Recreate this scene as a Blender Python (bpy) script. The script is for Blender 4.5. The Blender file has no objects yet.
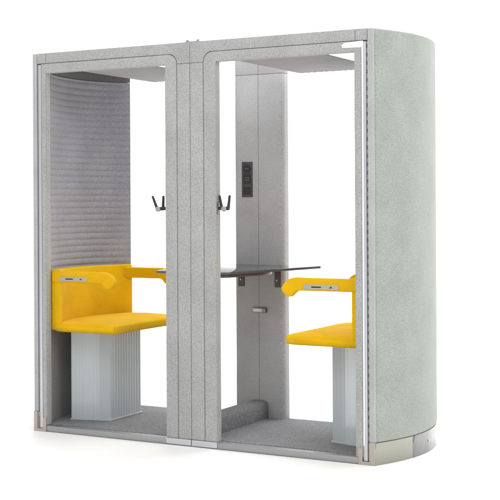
import bpy, bmesh, math, random
from mathutils import Vector, Matrix
random.seed(4)
S = bpy.context.scene
COL = S.collection
PI = math.pi

# ------------------------------------------------------------------ materials
def mat(name, base, rough=.6, metal=0., spec=.5):
    m = bpy.data.materials.new(name); m.use_nodes = True
    b = m.node_tree.nodes['Principled BSDF']
    b.inputs['Base Color'].default_value = (*base, 1)
    b.inputs['Roughness'].default_value = rough
    b.inputs['Metallic'].default_value = metal
    b.inputs['Specular IOR Level'].default_value = spec
    return m

def nd(m, t, **kw):
    n = m.node_tree.nodes.new(t)
    for k, v in kw.items(): setattr(n, k, v)
    return n

def felt(name, dark, mid, light, scale=390., bump=.45, sheen=.25):
    """heathered wool felt: fibres of three tones, soft clumps, fuzzy bump"""
    m = mat(name, mid, .95, 0, .15)
    L = m.node_tree.links; b = m.node_tree.nodes['Principled BSDF']
    b.inputs['Sheen Weight'].default_value = sheen
    b.inputs['Sheen Roughness'].default_value = .6
    tc = nd(m, 'ShaderNodeTexCoord')
    n1 = nd(m, 'ShaderNodeTexNoise'); n1.inputs['Scale'].default_value = scale
    n1.inputs['Detail'].default_value = 3; n1.inputs['Roughness'].default_value = .7
    n2 = nd(m, 'ShaderNodeTexNoise'); n2.inputs['Scale'].default_value = scale * .58
    n2.inputs['Detail'].default_value = 2
    n3 = nd(m, 'ShaderNodeTexNoise'); n3.inputs['Scale'].default_value = 6
    n3.inputs['Detail'].default_value = 3
    for n in (n1, n2, n3): L.new(tc.outputs['Object'], n.inputs['Vector'])
    a = nd(m, 'ShaderNodeMath', operation='MULTIPLY_ADD'); a.inputs[1].default_value = .45
    L.new(n2.outputs['Fac'], a.inputs[0])
    a0 = nd(m, 'ShaderNodeMath', operation='MULTIPLY'); a0.inputs[1].default_value = .55
    L.new(n1.outputs['Fac'], a0.inputs[0]); L.new(a0.outputs[0], a.inputs[2])
    r = nd(m, 'ShaderNodeValToRGB'); e = r.color_ramp.elements
    e[0].position = .34; e[0].color = (*dark, 1); e[1].position = .66; e[1].color = (*light, 1)
    x = e.new(.5); x.color = (*mid, 1)
    L.new(a.outputs[0], r.inputs[0])
    mr = nd(m, 'ShaderNodeMapRange'); mr.inputs[1].default_value = .3; mr.inputs[2].default_value = .7
    mr.inputs[3].default_value = .93; mr.inputs[4].default_value = 1.07
    L.new(n3.outputs['Fac'], mr.inputs[0])
    mx = nd(m, 'ShaderNodeVectorMath', operation='SCALE')
    L.new(r.outputs[0], mx.inputs[0]); L.new(mr.outputs[0], mx.inputs['Scale'])
    L.new(mx.outputs[0], b.inputs['Base Color'])
    bp = nd(m, 'ShaderNodeBump'); bp.inputs['Strength'].default_value = bump; bp.inputs['Distance'].default_value = .002
    L.new(n1.outputs['Fac'], bp.inputs['Height']); L.new(bp.outputs[0], b.inputs['Normal'])
    return m

def sc(c, k): return tuple(v * k for v in c)
G = (.352, .354, .346)
M = {}
M['felt'] = felt('grey_felt', sc(G, .52), G, sc(G, 1.48))
GS = (.318, .348, .315)
M['shell'] = felt('pale_green_grey_felt', sc(GS, .60), GS, sc(GS, 1.40))
GT = (.40, .397, .404)
M['trim'] = felt('lilac_grey_felt', sc(GT, .74), GT, sc(GT, 1.26))
GL = (.262, .26, .286)
M['liner'] = felt('ribbed_lilac_felt', sc(GL, .45), GL, sc(GL, 1.55), 370)
GP = (.455, .455, .462)
M['pillar'] = felt('warm_grey_felt', sc(GP, .56), GP, sc(GP, 1.44), 390)
GC = (.190, .193, .206)
M['carpet'] = felt('dark_carpet', sc(GC, .35), GC, sc(GC, 1.75), 270, .8, .1)
GB = (.27, .27, .285)
M['ceil'] = felt('ceiling_felt', sc(GB, .8), GB, sc(GB, 1.2))
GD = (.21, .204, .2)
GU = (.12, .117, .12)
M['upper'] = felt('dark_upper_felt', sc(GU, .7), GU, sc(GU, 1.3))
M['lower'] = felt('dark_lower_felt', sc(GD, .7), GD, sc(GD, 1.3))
Y = (.67, .388, .002)
M['yellow'] = felt('yellow_wool', sc(Y, .84), Y, sc(Y, 1.14), 420, .3, .04)
def creases(m):
    L = m.node_tree.links; N = m.node_tree.nodes
    b0 = next(n for n in N if n.type == 'BUMP'); tc = next(n for n in N if n.type == 'TEX_COORD')
    n = nd(m, 'ShaderNodeTexNoise'); n.inputs['Scale'].default_value = 7; n.inputs['Detail'].default_value = 2; n.inputs['Distortion'].default_value = .6
    L.new(tc.outputs['Object'], n.inputs['Vector'])
    bp = nd(m, 'ShaderNodeBump'); bp.inputs['Strength'].default_value = .35; bp.inputs['Distance'].default_value = .02
    L.new(n.outputs['Fac'], bp.inputs['Height']); L.new(bp.outputs[0], b0.inputs['Normal'])
creases(M['yellow'])
M['thread'] = mat('yellow_seam', (.58, .31, .005), .9)

def metal(name, base, rough, bumpy=.0, streak=0.):
    m = mat(name, base, rough, 1.)
    L = m.node_tree.links; b = m.node_tree.nodes['Principled BSDF']
    tc = nd(m, 'ShaderNodeTexCoord'); mp = nd(m, 'ShaderNodeMapping')
    mp.inputs['Scale'].default_value = (5, 5, 160)
    n = nd(m, 'ShaderNodeTexNoise'); n.inputs['Scale'].default_value = 3; n.inputs['Detail'].default_value = 4
    L.new(tc.outputs['Object'], mp.inputs[0]); L.new(mp.outputs[0], n.inputs['Vector'])
    mr = nd(m, 'ShaderNodeMapRange'); mr.inputs[3].default_value = rough * .7; mr.inputs[4].default_value = rough * 1.4
    L.new(n.outputs['Fac'], mr.inputs[0]); L.new(mr.outputs[0], b.inputs['Roughness'])
    if bumpy:
        n2 = nd(m, 'ShaderNodeTexNoise'); n2.inputs['Scale'].default_value = 7; n2.inputs['Detail'].default_value = 1
        L.new(tc.outputs['Object'], n2.inputs['Vector'])
        bp = nd(m, 'ShaderNodeBump'); bp.inputs['Strength'].default_value = bumpy; bp.inputs['Distance'].default_value = .02
        L.new(n2.outputs['Fac'], bp.inputs['Height']); L.new(bp.outputs[0], b.inputs['Normal'])
    return m
M['alu'] = metal('brushed_aluminium', (.60, .61, .64), .38)
M['rail'] = metal('dull_aluminium_rail', (.40, .405, .415), .55)
M['plinth'] = metal('polished_steel_plinth', (.36, .365, .315), .07, .5)
M['plinth2'] = metal('grey_steel_plinth', (.27, .27, .275), .09, .5)
M['bracket'] = metal('bronze_bracket', (.46, .405, .37), .35)
M['silver'] = metal('silver_plate', (.50, .465, .445), .33)
M['white'] = mat('plain_white', (.9, .9, .9), .3)
M['dark'] = mat('black_plastic', (.018, .017, .02), .42)
M['gap'] = mat('dark_gap', (.11, .11, .11), .9)
M['panel'] = mat('anthracite_plastic', (.06, .052, .058), .4)
M['bracket_dark'] = mat('brown_painted_steel', (.085, .07, .066), .45)
M['steel'] = metal('dark_steel', (.28, .26, .25), .4)

def table_mat():
    m = mat('charcoal_laminate', (.085, .080, .090), .1)
    L = m.node_tree.links; b = m.node_tree.nodes['Principled BSDF']
    tc = nd(m, 'ShaderNodeTexCoord'); n = nd(m, 'ShaderNodeTexNoise'); n.inputs['Scale'].default_value = 90
    L.new(tc.outputs['Object'], n.inputs['Vector'])
    mr = nd(m, 'ShaderNodeMapRange'); mr.inputs[3].default_value = .05; mr.inputs[4].default_value = .09
    L.new(n.outputs['Fac'], mr.inputs[0]); L.new(mr.outputs[0], b.inputs['Roughness'])
    return m
M['table'] = table_mat()

def poly_mat():
    m = mat('frosted_fluted_polycarbonate', (.64, .69, .72), .25, 0, .5)
    b = m.node_tree.nodes['Principled BSDF']; L = m.node_tree.links
    b.inputs['Transmission Weight'].default_value = .38
    b.inputs['IOR'].default_value = 1.3
    return m
M['poly'] = poly_mat()

def floor_mat():
    m = mat('white_studio_paper', (.90, .895, .885), .55, 0, .3)
    b = m.node_tree.nodes['Principled BSDF']; L = m.node_tree.links
    tc = nd(m, 'ShaderNodeTexCoord'); n = nd(m, 'ShaderNodeTexNoise'); n.inputs['Scale'].default_value = 1.5
    L.new(tc.outputs['Object'], n.inputs['Vector'])
    mr = nd(m, 'ShaderNodeMapRange'); mr.inputs[3].default_value = .42; mr.inputs[4].default_value = .6
    L.new(n.outputs['Fac'], mr.inputs[0]); L.new(mr.outputs[0], b.inputs['Roughness'])
    return m
M['floor'] = floor_mat()

# ------------------------------------------------------------------ mesh helpers
def link(name, bm, m, parent=None, smooth=30):
    bmesh.ops.recalc_face_normals(bm, faces=bm.faces)
    me = bpy.data.meshes.new(name); bm.to_mesh(me); bm.free()
    me.materials.append(M[m])
    if smooth:
        me.polygons.foreach_set('use_smooth', [True] * len(me.polygons))
        me.set_sharp_from_angle(angle=math.radians(smooth))
    o = bpy.data.objects.new(name, me); COL.objects.link(o)
    if parent is not None:
        o.parent = parent
        p = Vector((0, 0, 0)); q = parent
        while q is not None: p += q.location; q = q.parent
        o.matrix_parent_inverse = Matrix.Identity(4)
        o.data.transform(Matrix.Translation(-p))
    return o

def prism(bm, pts, lo, hi, plane='xz', bevel=0., seg=2, ang=40):
    """polygon in a plane ('xz' swept along y, 'xy' along z, 'yz' along x), edges rounded"""
    f = {'xz': lambda a, b, c: (a, c, b), 'xy': lambda a, b, c: (a, b, c), 'yz': lambda a, b, c: (c, a, b)}[plane]
    t = bmesh.new()
    A = [t.verts.new(f(a, b, lo)) for a, b in pts]; B = [t.verts.new(f(a, b, hi)) for a, b in pts]
    n = len(pts)
    t.faces.new(A); t.faces.new(B[::-1])
    for i in range(n): t.faces.new((A[i], B[i], B[(i + 1) % n], A[(i + 1) % n]))
    bmesh.ops.recalc_face_normals(t, faces=t.faces)
    if bevel:
        es = [e for e in t.edges if len(e.link_faces) == 2 and e.calc_face_angle(0) > math.radians(ang)]
        bmesh.ops.bevel(t, geom=es, offset=bevel, segments=seg, profile=.5, affect='EDGES', clamp_overlap=True)
    me = bpy.data.meshes.new('tmp'); t.to_mesh(me); t.free(); bm.from_mesh(me); bpy.data.meshes.remove(me)
    return bm

def box(bm, x0, x1, y0, y1, z0, z1, bevel=0., seg=2):
    x0, x1 = min(x0, x1), max(x0, x1)
    return prism(bm, [(x0, y0), (x1, y0), (x1, y1), (x0, y1)], z0, z1, 'xy', bevel, seg)

def arcpts(cx, cz, r, a0, a1, n=8):
    return [(cx + r * math.cos(math.radians(a0 + (a1 - a0) * i / n)), cz + r * math.sin(math.radians(a0 + (a1 - a0) * i / n))) for i in range(n + 1)]

def tube(bm, pts, rads, n=12, cap=True):
    pts = [Vector(p) for p in pts]; rings = []
    for i, p in enumerate(pts):
        d = (pts[min(i + 1, len(pts) - 1)] - pts[max(i - 1, 0)]).normalized()
        u = d.cross(Vector((0, 1, 0)));
        if u.length < .1: u = d.cross(Vector((1, 0, 0)))
        u.normalize(); v = d.cross(u)
        rings.append([bm.verts.new(p + (u * math.cos(2 * PI * k / n) + v * math.sin(2 * PI * k / n)) * rads[i]) for k in range(n)])
    for a, b in zip(rings, rings[1:]):
        for k in range(n): bm.faces.new((a[k], a[(k + 1) % n], b[(k + 1) % n], b[k]))
    if cap: bm.faces.new(rings[0]); bm.faces.new(rings[-1])
    return bm

def mir(pts, s): return [(s * a, b) for a, b in pts]

def empty(name, loc, label, cat, group=None):
    o = bpy.data.objects.new(name, None); o.empty_display_size = .2; COL.objects.link(o); o.location = loc
    o['label'] = label; o['category'] = cat
    if group: o['group'] = group
    return o

# ------------------------------------------------------------------ setting: seamless white cyclorama
bm = bmesh.new()
prof = [(-22., 0.), (5.5, 0.)] + [(5.5 + 2.5 * math.sin(a), 2.5 - 2.5 * math.cos(a)) for a in [PI / 2 * i / 16 for i in range(1, 17)]] + [(8., 11.)]
for k in range(len(prof)): pass
rows = [[bm.verts.new((x, y, z)) for x in (-26., 26.)] for y, z in prof]
for a, b in zip(rows, rows[1:]): bm.faces.new((a[0], a[1], b[1], b[0]))
fl = link('floor', bm, 'floor', None, 60); fl['kind'] = 'structure'

# ------------------------------------------------------------------ the booth
D = .90; H = 2.255
booth = empty('office_booth', (0, D / 2, 0),
              'tall grey felt office booth with two open bays, rounded end walls and a central post', 'office booth')
def xo(y): t = (y - D / 2) / (D / 2); return 1.10 + .12 * (1 - t * t)          # outer end curve
def xi(y): t = (y - .45) / .40; return 1.026 - .060 * max(0, t) ** 2 + .100 * (1 - abs(t) ** 2.2)         # inner end curve
def ys(a, b, n): return [a + (b - a) * i / n for i in range(n + 1)]

for s in (-1, 1):
    # bowed end wall
    out = [(xo(y), y) for y in ys(.0125, .8875, 40)]
    inn = [(xi(y) + .012, y) for y in ys(.848, .052, 30)]
    plan = out + [(1.07, .8875), (1.07, .848)] + inn + [(1.07, .052), (1.07, .0125)]
    wall = link('end_wall', prism(bmesh.new(), mir(plan, s), .116, H, 'xy', .016, 4, 50), 'shell', booth, 40)
    # front edge trim of the wall
    tr = [(1.0705, 0), (1.097, 0), (xo(.006) , .005), (xo(.012), .012), (1.0705, .012)]
    link('edge_trim', prism(bmesh.new(), mir(tr, s), .118, H - .001, 'xy', .003, 2, 50), 'trim', wall)
    # ribbed acoustic liner
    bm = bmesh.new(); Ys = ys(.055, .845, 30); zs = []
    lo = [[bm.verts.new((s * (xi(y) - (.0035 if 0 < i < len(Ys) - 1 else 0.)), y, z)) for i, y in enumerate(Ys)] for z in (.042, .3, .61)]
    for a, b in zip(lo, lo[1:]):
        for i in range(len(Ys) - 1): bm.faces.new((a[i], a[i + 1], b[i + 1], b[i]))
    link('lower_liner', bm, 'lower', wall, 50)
    bm = bmesh.new(); zs = [(.6102, 0.), (.75, 0.), (.9, 0.)]
    z = .93; step = .04 / 6; k = 0
    while z < 2.146:
        ph = (k % 6) / 6.; zs.append((z, -.0035 + .0072 * abs(math.sin(PI * ph)) ** .7)); z += step; k += 1
    R = []
    for z, d in zs:
        R.append([bm.verts.new((s * (xi(y) - (d + .0035 if 0 < i < len(Ys) - 1 else .0)), y, z)) for i, y in enumerate(Ys)])
    for a, b in zip(R, R[1:]):
        for i in range(len(Ys) - 1): bm.faces.new((a[i], a[i + 1], b[i + 1], b[i]))
    link('acoustic_liner', bm, 'liner', wall, 50)
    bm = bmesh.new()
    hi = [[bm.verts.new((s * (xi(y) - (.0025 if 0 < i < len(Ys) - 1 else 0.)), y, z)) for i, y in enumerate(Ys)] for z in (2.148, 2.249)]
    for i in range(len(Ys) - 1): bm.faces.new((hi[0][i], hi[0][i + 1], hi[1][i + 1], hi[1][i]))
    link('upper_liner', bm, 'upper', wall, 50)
    # steel plinth in two plates
    for (a, b, mm) in ((.0, .280, 'plinth'), (.283, .8875, 'plinth2')):
        o_ = [(xo(y) - .002, y) for y in ys(max(a, .002), b, 20)]
        i_ = [(max(xi(min(max(y, .052), .848)) + .014, .98), y) for y in ys(b, max(a, .06), 14)]
        pl = o_ + i_ + ([(1.045, .056), (1.066, .052), (1.066, .002)] if a == 0 else [])
        p = link('plinth_plate', prism(bmesh.new(), mir(pl, s), 0., .1155, 'xy', .0015, 1, 50), mm, wall, 40)
        if a > 0:
            b2 = bmesh.new(); yy = .47; nx = Vector((1, .0, 0))
            tube(b2, [(s * (xo(yy) - .006), yy, .062), (s * (xo(yy) + .002), yy, .062)], [.008, .007], 12)
            link('plinth_screw', b2, 'silver', wall)

    # front face ---------------------------------------------------------------
    r = .055; ox = 1.009 if s < 0 else .996
    ring = [(-1.035, .038), (-1.035, 2.192)] + [(-.088 - r, 2.192)] + arcpts(-.088 - r, 2.192 - r, r, 90, 0) + \
           [(-.088, .041), (-.164, .041), (-.164, 2.138), (-ox, 2.138), (-ox, .038)]
    fr = link('front_frame', prism(bmesh.new(), mir(ring, -s), 0., .050, 'xz', .0022, 2), 'felt', booth)
    band = [(-1.068, 2.1950), (-.084 - r, 2.1950)] + arcpts(-.084 - r - .0, 2.1950 - r, r, 90, 0) + \
           [(-.084, 2.1385), (-.0012, 2.1385), (-.0012, H), (-1.068, H)]
    # vertical stitched joint near the outer corner of the band
    bandA = [(-1.068, 2.1950), (-1.003, 2.1950), (-1.003, H), (-1.068, H)]
    bandB = [(-1.0005, 2.1950)] + band[1:-1] + [(-1.0005, H)]
    bm = bmesh.new(); prism(bm, mir(bandA, -s), 0., .05, 'xz', .0022, 2); prism(bm, mir(bandB, -s), 0., .05, 'xz', .0022, 2)
    link('top_band', bm, 'felt', booth)
    post = [(-.084, .041), (-.0014, .041), (-.0014, 2.1365), (-.084, 2.1365)]
    link('post_panel', prism(bmesh.new(), mir(post, -s), 0., .05, 'xz', .0022, 2), 'felt', booth)
    # dark core just behind the joints
    bm = bmesh.new(); box(bm, -s * -.002, -s * -.15, .012, .047, .05, 2.13); box(bm, -s * -.05, -s * -1.06, .012, .046, 2.150, 2.24)
    link('frame_core', bm, 'gap', booth)
    # aluminium track beside the edge
    tk = bmesh.new()
    box(tk, s * 1.0375, s * 1.0445, .001, .045, .020, 2.188, .001)
    box(tk, s * 1.0445, s * 1.0575, .004, .045, .020, 2.188)
    box(tk, s * 1.0575, s * 1.0605, .002, .045, .020, 2.188, .0008)
    track = link('aluminium_track', tk, 'alu', fr)
    gk = bmesh.new(); box(gk, s * 1.0606, s * 1.0698, .0112, .045, .02, 2.19)
    link('gasket_channel', gk, 'rail', fr)
    if s > 0:
        cmb = []; z = .06
        while z < 2.16:
            cmb += [(.0118, z), (.0104, z + .0005), (.0104, z + .0205), (.0118, z + .021)]; z += .0436
        cmb += [(.0118, 2.18), (.016, 2.18), (.016, .03), (.0118, .03)]
        link('hinge_slots', prism(bmesh.new(), cmb, 1.0630, 1.0656, 'yz'), 'dark', fr)
        wt = bmesh.new()
        prism(wt, [(.925, 2.172), (.940, 2.186), (1.0370, 2.1915), (1.0370, 2.158), (.940, 2.160), (.928, 2.163)], -.003, .004, 'xz', .0012, 2)
        box(wt, 1.038, 1.0465, -.0015, .003, .10, 2.1915, .001)
        link('white_corner_blank', wt, 'white', fr)  # top bar copies a white cut-out blank, no fitting; upright is aluminium in white
    # corner brackets at the foot
    cb = bmesh.new()
    prism(cb, mir([(1.0745, -.0), (1.102, -.0), (1.102, .118), (1.0745, .118)], s), -.004, .003, 'xz', .001, 1)
    prism(cb, mir([(1.0095, -.0), (1.0745, .0), (1.0745, .018), (1.034, .018), (1.034, .085), (1.0095, .085)], s), -.0045, .003, 'xz', .001, 1)
    link('corner_bracket', cb, 'bracket', fr)
    # base rails
    br = bmesh.new()
    box(br, s * .1665, s * 1.0085, -.002, .05, .0095, .0365, .0015)
    box(br, s * .1665, s * 1.0085, .002, .05, .0035, .009)
    link('base_rail', br, 'rail', booth)
    bp_ = bmesh.new(); box(bp_, s * .002, s * .1655, -.0035, .05, .006, .0395, .0015)
    link('post_foot_plate', bp_, 'alu', booth)

    # rear frame: stiles and lintel, then half of the thick rear pillar
    link('rear_stile', box(bmesh.new(), s * .995, s * 1.068, .850, .888, .038, H, .010, 3), 'felt', booth)
    pp = [(.0012, .804)] + arcpts(.172 - .03, .804 + .03, .03, -90, 0, 8) + arcpts(.172 - .02, .888 - .02, .02, 0, 90, 6) + [(.0012, .888)]
    link('rear_pillar', prism(bmesh.new(), mir(pp, s), .038, 2.1445, 'xy', .0015, 2, 60), 'pillar', booth, 40)
    link('pillar_cap', prism(bmesh.new(), mir(pp, s), 2.1468, H, 'xy', .0015, 2, 60), 'pillar', booth, 40)

    # coat hook on the inner side of the front post
    hk = bmesh.new(); box(hk, s * .1645, s * .170, .010, .040, 1.298, 1.362, .0015)
    hook = link('coat_hook', hk, 'steel', booth)
    a = bmesh.new(); tube(a, [(s * .168, .025, 1.328), (s * .205, .025, 1.326), (s * .232, .025, 1.328)], [.009, .010, .011]); link('hook_arm', a, 'dark', hook)
    for (x0, z0, x1, z1) in (((.187, 1.332, .176, 1.400), (.229, 1.332, .240, 1.400)) if s > 0 else ((.196, 1.332, .190, 1.400), (.238, 1.332, .262, 1.400))):
        a = bmesh.new(); tube(a, [(s * x0, .025, z0), (s * (x0 * .6 + x1 * .4), .023, z0 + .025), (s * x1, .020, z1 - .004), (s * x1, .020, z1)], [.0085, .0075, .0068, .004])
        link('hook_prong', a, 'dark', hook)
    a = bmesh.new(); tube(a, [(s * .214, .006, 1.324), (s * .214, .004, 1.324), (s * .214, -.004, 1.324), (s * .214, -.006, 1.324)], [.008, .015, .015, .011], 20)
    tube(a, [(s * .214, .006, 1.324), (s * .214, .025, 1.324)], [.008, .008])
    link('hook_knob', a, 'rail', hook)

    # ceilings
    (px0, px1) = (.272, .797) if s > 0 else (-.780, -.284)
    pn = bmesh.new(); box(pn, px0, px1, .052, .822, 2.140, 2.1475, .0015)
    cp = link('ceiling_panel', pn, 'ceil', booth)
    if s < 0:
        rs = [(-xi(y) - .02, y) for y in ys(.054, .846, 20)] + [(-.79, .846), (-.79, .054)]
        link('added_shade_strip', prism(bmesh.new(), rs, 2.232, 2.247, 'xy'), 'upper', booth)  # added above the left wall gap to shade the wall top
    ds = bmesh.new(); x = px0 + .02
    while x < px1 - .04: box(ds, x, x + .022, .812, .8145, 2.1385, 2.142); x += .04
    link('vent_slots', ds, 'dark', cp)

# bracket that couples the two halves, on the roof
bm = bmesh.new(); box(bm, -.045, .045, .02, .05, H + .0005, H + .006, .001); 
for x in (-.034, .034): tube(bm, [(x, .035, H + .005), (x, .035, H + .016)], [.008, .007])
link('roof_coupling', bm, 'steel', booth)
# carpeted floor, following the bowed ends
def dplan(off, a=.052, b=.848):
    R_ = [(xi(y) + off, y) for y in ys(a, b, 24)]
    return R_ + [(-x, y) for x, y in reversed(R_)]
link('carpet_floor', prism(bmesh.new(), [(x * 1., y) for x, y in dplan(.008, .0505, .886 if False else .848)], .006, .041, 'xy', .002, 1), 'carpet', booth)
link('rear_sill', box(bmesh.new(), -.985, .985, .8485, .888, .006, .0375, .002), 'rail', booth)
# carpeted hump between the bays
hp = [(-.062, .0405), (-.062, .115)] + arcpts(-.027, .113, .035, 180, 90, 6) + arcpts(.027, .113, .035, 90, 0, 6) + [(.062, .0405)]
link('floor_divider', prism(bmesh.new(), hp, .0515, .805, 'xz', .004, 2, 50), 'carpet', booth)

# socket panel on the rear pillar
bm = bmesh.new(); box(bm, -.114, -.039, .8005, .809, 1.393, 1.610, .0015)
sp = link('socket_panel', bm, 'panel', booth)
bm = bmesh.new(); tube(bm, [(-.0765, .8015, 1.568), (-.0765, .7985, 1.568)], [.026, .026], 24); tube(bm, [(-.0765, .799, 1.568), (-.0765, .7978, 1.568)], [.019, .018], 24)
link('power_socket', bm, 'dark', sp)
bm = bmesh.new()
for x in (-.084, -.069): tube(bm, [(x, .8, 1.568), (x, .7965, 1.568)], [.0028, .0025], 8)
link('socket_pin', bm, 'silver', sp)
bm = bmesh.new()
for x in (-.086, -.069):
    for z in (1.498, 1.512): box(bm, x - .0035, x + .0035, .7985, .801, z - .0022, z + .0022)
link('usb_port', bm, 'rail', sp)
bm = bmesh.new(); box(bm, -.101, -.052, .7988, .801, 1.476, 1.535, .001)
link('usb_plate', bm, 'dark', sp)
bm = bmesh.new(); box(bm, -.101, -.052, .7988, .801, 1.41, 1.455, .001)
link('blank_plate', bm, 'dark', sp)
# little latch under the table
bm = bmesh.new(); box(bm, -.034, .036, .782, .807, .688, .714, .004, 3)
la = link('pillar_latch', bm, 'silver', booth)
bm = bmesh.new(); box(bm, .0365, .056, .780, .807, .684, .716, .005, 3)
link('latch_end', bm, 'steel', la)

# ------------------------------------------------------------------ seats
def seat(s, label):
    root = empty('bench_seat', (s * .8, .45, .041), label, 'seat', 'yellow seats inside the booth')
    def bx(y): t = (y - .44) / .385; return .938 + .120 * (1 - abs(t) ** 2.6)      # front face of the back
    # cushion: rounded slab whose rear follows the back
    
    xf = .553
    us = 40; bm = bmesh.new(); rings = []
    for j, y in enumerate(ys(0, 1, 30)):
        yy = .056 + .770 * y
        # end rounding
        e = min(yy - .056, .826 - yy); rc = .024
        k = 1 if e >= rc else math.sqrt(max(0, 1 - (1 - e / rc) ** 2))
        zc, hz = .6185, .029 * (.45 + .55 * k) ; ins = .012 * (1 - k)
        xb = min(max(bx(min(max(yy, .06), .82)) + .012, 1.008), xi(min(max(yy, .06), .82)) - .012)
        ring = []
        for q in range(us):
            a = 2 * PI * q / us
            ca, sa = math.cos(a), math.sin(a)
            # rounded rectangle section
            px = xf + ins + rc * (1 - 0); w = (xb - xf)
            ux = math.copysign(abs(ca) ** .22, ca); uz = math.copysign(abs(sa) ** .34, sa)
            xx = (xf + xb) / 2 + (w / 2 - ins) * -ux
            crown = .011 * (1 - ux * ux) * (1 if uz > 0 else .0) * min(1, e / .08)
            ring.append(bm.verts.new((s * xx, yy, zc + hz * uz + crown)))
        rings.append(ring)
    for a, b in zip(rings, rings[1:]):
        for q in range(us): bm.faces.new((a[q], a[(q + 1) % us], b[(q + 1) % us], b[q]))
    bm.faces.new(rings[0]); bm.faces.new(rings[-1])
    cu = link('seat_cushion', bm, 'yellow', root, 60)
    bm = bmesh.new()
    tube(bm, [(s * (xf + .0085), .0645, .597), (s * (xf + .0062), .0622, .605), (s * (xf + .0062), .0622, .632), (s * (xf + .010), .066, .641)], [.0013] * 4, 6)
    link('corner_seam', bm, 'thread', cu)
    bm = bmesh.new()
    tube(bm, [(s * (xf + .006), .080, .5975)] + [(s * (xf + .0035), .08 + .72 * i / 8, .5965) for i in range(1, 9)], [.0016] * 9, 6)
    link('edge_seam', bm, 'thread', cu)
    # upholstered back
    f_ = [(bx(y), y) for y in ys(.062, .822, 28)]
    k_ = [(max(xi(y) - .010, bx(y) + .012), y) for y in ys(.822, .062, 28)]
    link('backrest', prism(bmesh.new(), mir(f_ + k_, s), .600, .962, 'xy', .011, 4, 50), 'yellow', root, 50)
    # arms that reach out and droop at the tip
    for yc, tip, dz in ((.079, .582 if s < 0 else .556, -.0075), (.795, .625, -.016)):
        hw, hh = .024, .0345
        pth = [(1.005 if yc < .4 else .995, .9265)] + [(x, .9265) for x in (.95, .90, .85, .80, .75, .70, .66)] 
        cxa = tip + .078; rb = .075
        pth = [p for p in pth if p[0] > cxa + .01]
        pth += [(cxa - rb * math.sin(math.radians(t)), .9265 - rb + rb * math.cos(math.radians(t))) for t in range(0, 56, 5)]
        bm = bmesh.new(); rings = []; n = 28
        pts = [Vector((x, 0, z + dz)) for x, z in pth]
        dl = (pts[-1] - pts[-2]).normalized()
        seq = [(p, 1.) for p in pts]
        for t in (.25, .5, .7, .85, .95, 1.0):
            seq.append((pts[-1] + dl * .034 * t, math.sqrt(max(0, 1 - t ** 2.4)) * 1.0 + .0001))
        for i, (p, kk) in enumerate(seq):
            d = (seq[min(i + 1, len(seq) - 1)][0] - seq[max(i - 1, 0)][0]).normalized()
            up = Vector((d.z, 0, -d.x)); up = up if i == 0 else up
            if up.z < 0 and i == 0: pass
            g = 1 + .17 * min(1, max(0, (i - 6) / 8.)) if kk == 1. else 1.17
            ring = []
            for q in range(n):
                a = 2 * PI * q / n; ca, sa = math.cos(a), math.sin(a)
                ex = .42
                u_ = math.copysign(abs(ca) ** ex, ca) * hw * (kk ** .6); v_ = math.copysign(abs(sa) ** ex, sa) * hh * kk * g
                w = p + up * v_ + Vector((0, u_, 0))
                ring.append(bm.verts.new((s * w.x, yc + w.y, w.z)))
            rings.append(ring)
        for a, b in zip(rings, rings[1:]):
            for q in range(n): bm.faces.new((a[q], a[(q + 1) % n], b[(q + 1) % n], b[q]))
        bm.faces.new(rings[0]); bm.faces.new(rings[-1])
        arm = link('armrest', bm, 'yellow', root, 60)
        if yc < .4:
            x0, x1 = (-.950, -.748) if s < 0 else (.672, .878)
            hz = .0135; zc = .9095 if s < 0 else .9065
            st = arcpts(x1 - hz, zc, hz, -90, 90, 8) + arcpts(x0 + hz, zc, hz, 90, 270, 8)
            cp = link('control_plate', prism(bmesh.new(), st, .0525, .060, 'xz', .0008, 1), 'silver', arm)
    # control slot and small marks belong to the plate
            L_ = x1 - x0
            bm = bmesh.new(); a0 = x0 + L_ * .22; a1 = x0 + L_ * .50
            box(bm, a0, a1, .0517, .054, zc - .0042, zc + .0042, .001, 1)
            link('plate_slot', bm, 'dark', arm); bm = bmesh.new()
            xm = x0 + L_ * .72
            prism(bm, [(xm, zc - .004), (xm + .018, zc - .004), (xm + .018, zc + .002), (xm + .012, zc + .005)], .0517, .054, 'xz')
            link('plate_icon', bm, 'dark', arm)
    # fluted pedestal
    pl = []
    def flute(p, q, pitch, amp):
        p, q = Vector(p), Vector(q); d = q - p; n = max(3, int(d.length / pitch)); nrm = Vector((d.y, -d.x)).normalized()
        res = []
        for i in range(n):
            for t in range(6):
                u = (i + t / 6.) / n
                res.append(p + d * u + nrm * amp * (abs(math.sin(PI * (t / 6.)))-.5))
        return res
    c0, c1, c2, c3 = (.738, .272), (.978, .205), (1.03, .625), (.738, .608)
    # counter-clockwise: front, wall side, rear, inner face
    for p, q, pt, am in ((c0, c1, .022, .0013), (c1, c2, .05, 0.), (c2, c3, .022, .003), (c3, c0, .027, .005)):
        pl += [(v.x, v.y) for v in flute(p, q, pt, am)]
    ped = link('pedestal', prism(bmesh.new(), mir(pl, s), .044, .5915, 'xy'), 'poly', root, 60)
    rim = [(.731, .265), (.983, .197), (1.036, .632), (.731, .615)]
    link('pedestal_rim', prism(bmesh.new(), mir(rim, s), .0415, .052, 'xy', .002, 1), 'poly', ped)
    return root
seat(-1, 'yellow seat with fluted grey pedestal in the bay with the ribbed wall in view')
seat(1, 'yellow seat partly cut off by the frame, in the bay beside the rounded outer wall')

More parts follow.
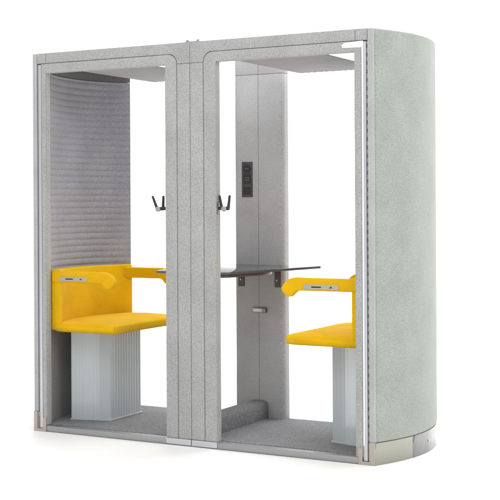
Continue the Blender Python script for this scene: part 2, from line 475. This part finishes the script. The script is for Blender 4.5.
# ------------------------------------------------------------------ table
tb = empty('wall_table', (0, .803, .945), 'thin charcoal table top fixed to the rear pillar between the two seats', 'table')
def rnd(pts, rs, n=7):
    out = []
    for i, p in enumerate(pts):
        p = Vector(p); a = (Vector(pts[i - 1]) - p).normalized(); b = (Vector(pts[(i + 1) % len(pts)]) - p).normalized(); q = rs[i]
        A = p + a * q; B = p + b * q
        for k in range(n + 1):
            t = k / n; v = A * (1 - t) ** 2 + p * 2 * t * (1 - t) + B * t * t; out.append((v.x, v.y))
    return out
pl = rnd([(-.345, .165), (.115, .120), (.43, .8035), (-.43, .8035)], [.035, .13, .02, .02])
def tilt(bm):
    for v in bm.verts: v.co.z += (v.co.y - .5) * .020
    return bm
link('tabletop', tilt(prism(bmesh.new(), pl, .957, .972, 'xy', .003, 2, 50)), 'table', tb, 40)
bm = prism(bmesh.new(), rnd([(-.30, .20), (.10, .148), (.26, .50), (.10, .76), (-.30, .76)], [.03, .10, .1, .05, .05]), .938, .9565, 'xy', .004, 2, 50)
link('table_stiffener', tilt(bm), 'table', tb)
for x in (-.120, .132):
    bm = bmesh.new(); box(bm, x - .021, x + .021, .7985, .8035, .842, .9595, .001)
    br = link('table_bracket', bm, 'bracket_dark', tb)
    bm = bmesh.new(); tube(bm, [(x - .004, .800, .884), (x - .004, .7955, .884)], [.006, .005], 10); link('bracket_screw', bm, 'silver', br)

# ------------------------------------------------------------------ light
w = bpy.data.worlds.new('World'); S.world = w; w.use_nodes = True
w.node_tree.nodes['Background'].inputs[0].default_value = (1, 1, 1, 1)
w.node_tree.nodes['Background'].inputs[1].default_value = .86
def softbox(name, loc, target, size, power):
    l = bpy.data.lights.new(name, 'AREA'); l.shape = 'RECTANGLE'; l.size, l.size_y = size; l.energy = power
    o = bpy.data.objects.new(name, l); COL.objects.link(o); o.location = loc
    o.rotation_euler = (Vector(target) - Vector(loc)).to_track_quat('-Z', 'Y').to_euler(); return o
softbox('softbox_right', (7, -2.5, 4.0), (.8, .4, 1.1), (3, 3), 95)
softbox('softbox_top', (.5, -1.0, 6.5), (.5, -.6, 0), (9, 7), 150)
softbox('softbox_front', (1.2, -4.5, 4.8), (.2, 0, 2.0), (4, 2), 75)
softbox('softbox_back', (.5, 4.2, 5.2), (0, .8, .6), (5, 2), 170)
softbox('softbox_backdrop', (0, 3.0, 7.5), (0, 8.0, 2.0), (10, 2), 560)

# ------------------------------------------------------------------ camera
cx, cy, cz, yaw, roll, f, sy = 3.573148, -5.881563, 1.353756, .4976699, .0051875, 1234.484, 203.4408
Fv = Vector((-math.sin(yaw), math.cos(yaw), 0)); Rv = Vector((math.cos(yaw), math.sin(yaw), 0)); U = Vector((0, 0, 1))
r_ = Rv * math.cos(roll) - U * math.sin(roll); u_ = Rv * math.sin(roll) + U * math.cos(roll)
cam = bpy.data.cameras.new('camera'); co = bpy.data.objects.new('camera', cam); COL.objects.link(co)
mw = Matrix((r_, u_, -Fv)).transposed().to_4x4(); mw.translation = (cx, cy, cz); co.matrix_world = mw
cam.sensor_width = 36; cam.sensor_fit = 'HORIZONTAL'; cam.lens = f / 500 * 36
cam.shift_y = -(250 - sy) / 500; cam.clip_start = .05; cam.clip_end = 200
S.camera = co
S.view_settings.view_transform = 'Standard'; S.view_settings.look = 'None'; S.view_settings.exposure = 0; S.view_settings.gamma = 1
S.render.engine = 'CYCLES'; S.cycles.max_bounces = 12; S.cycles.diffuse_bounces = 6
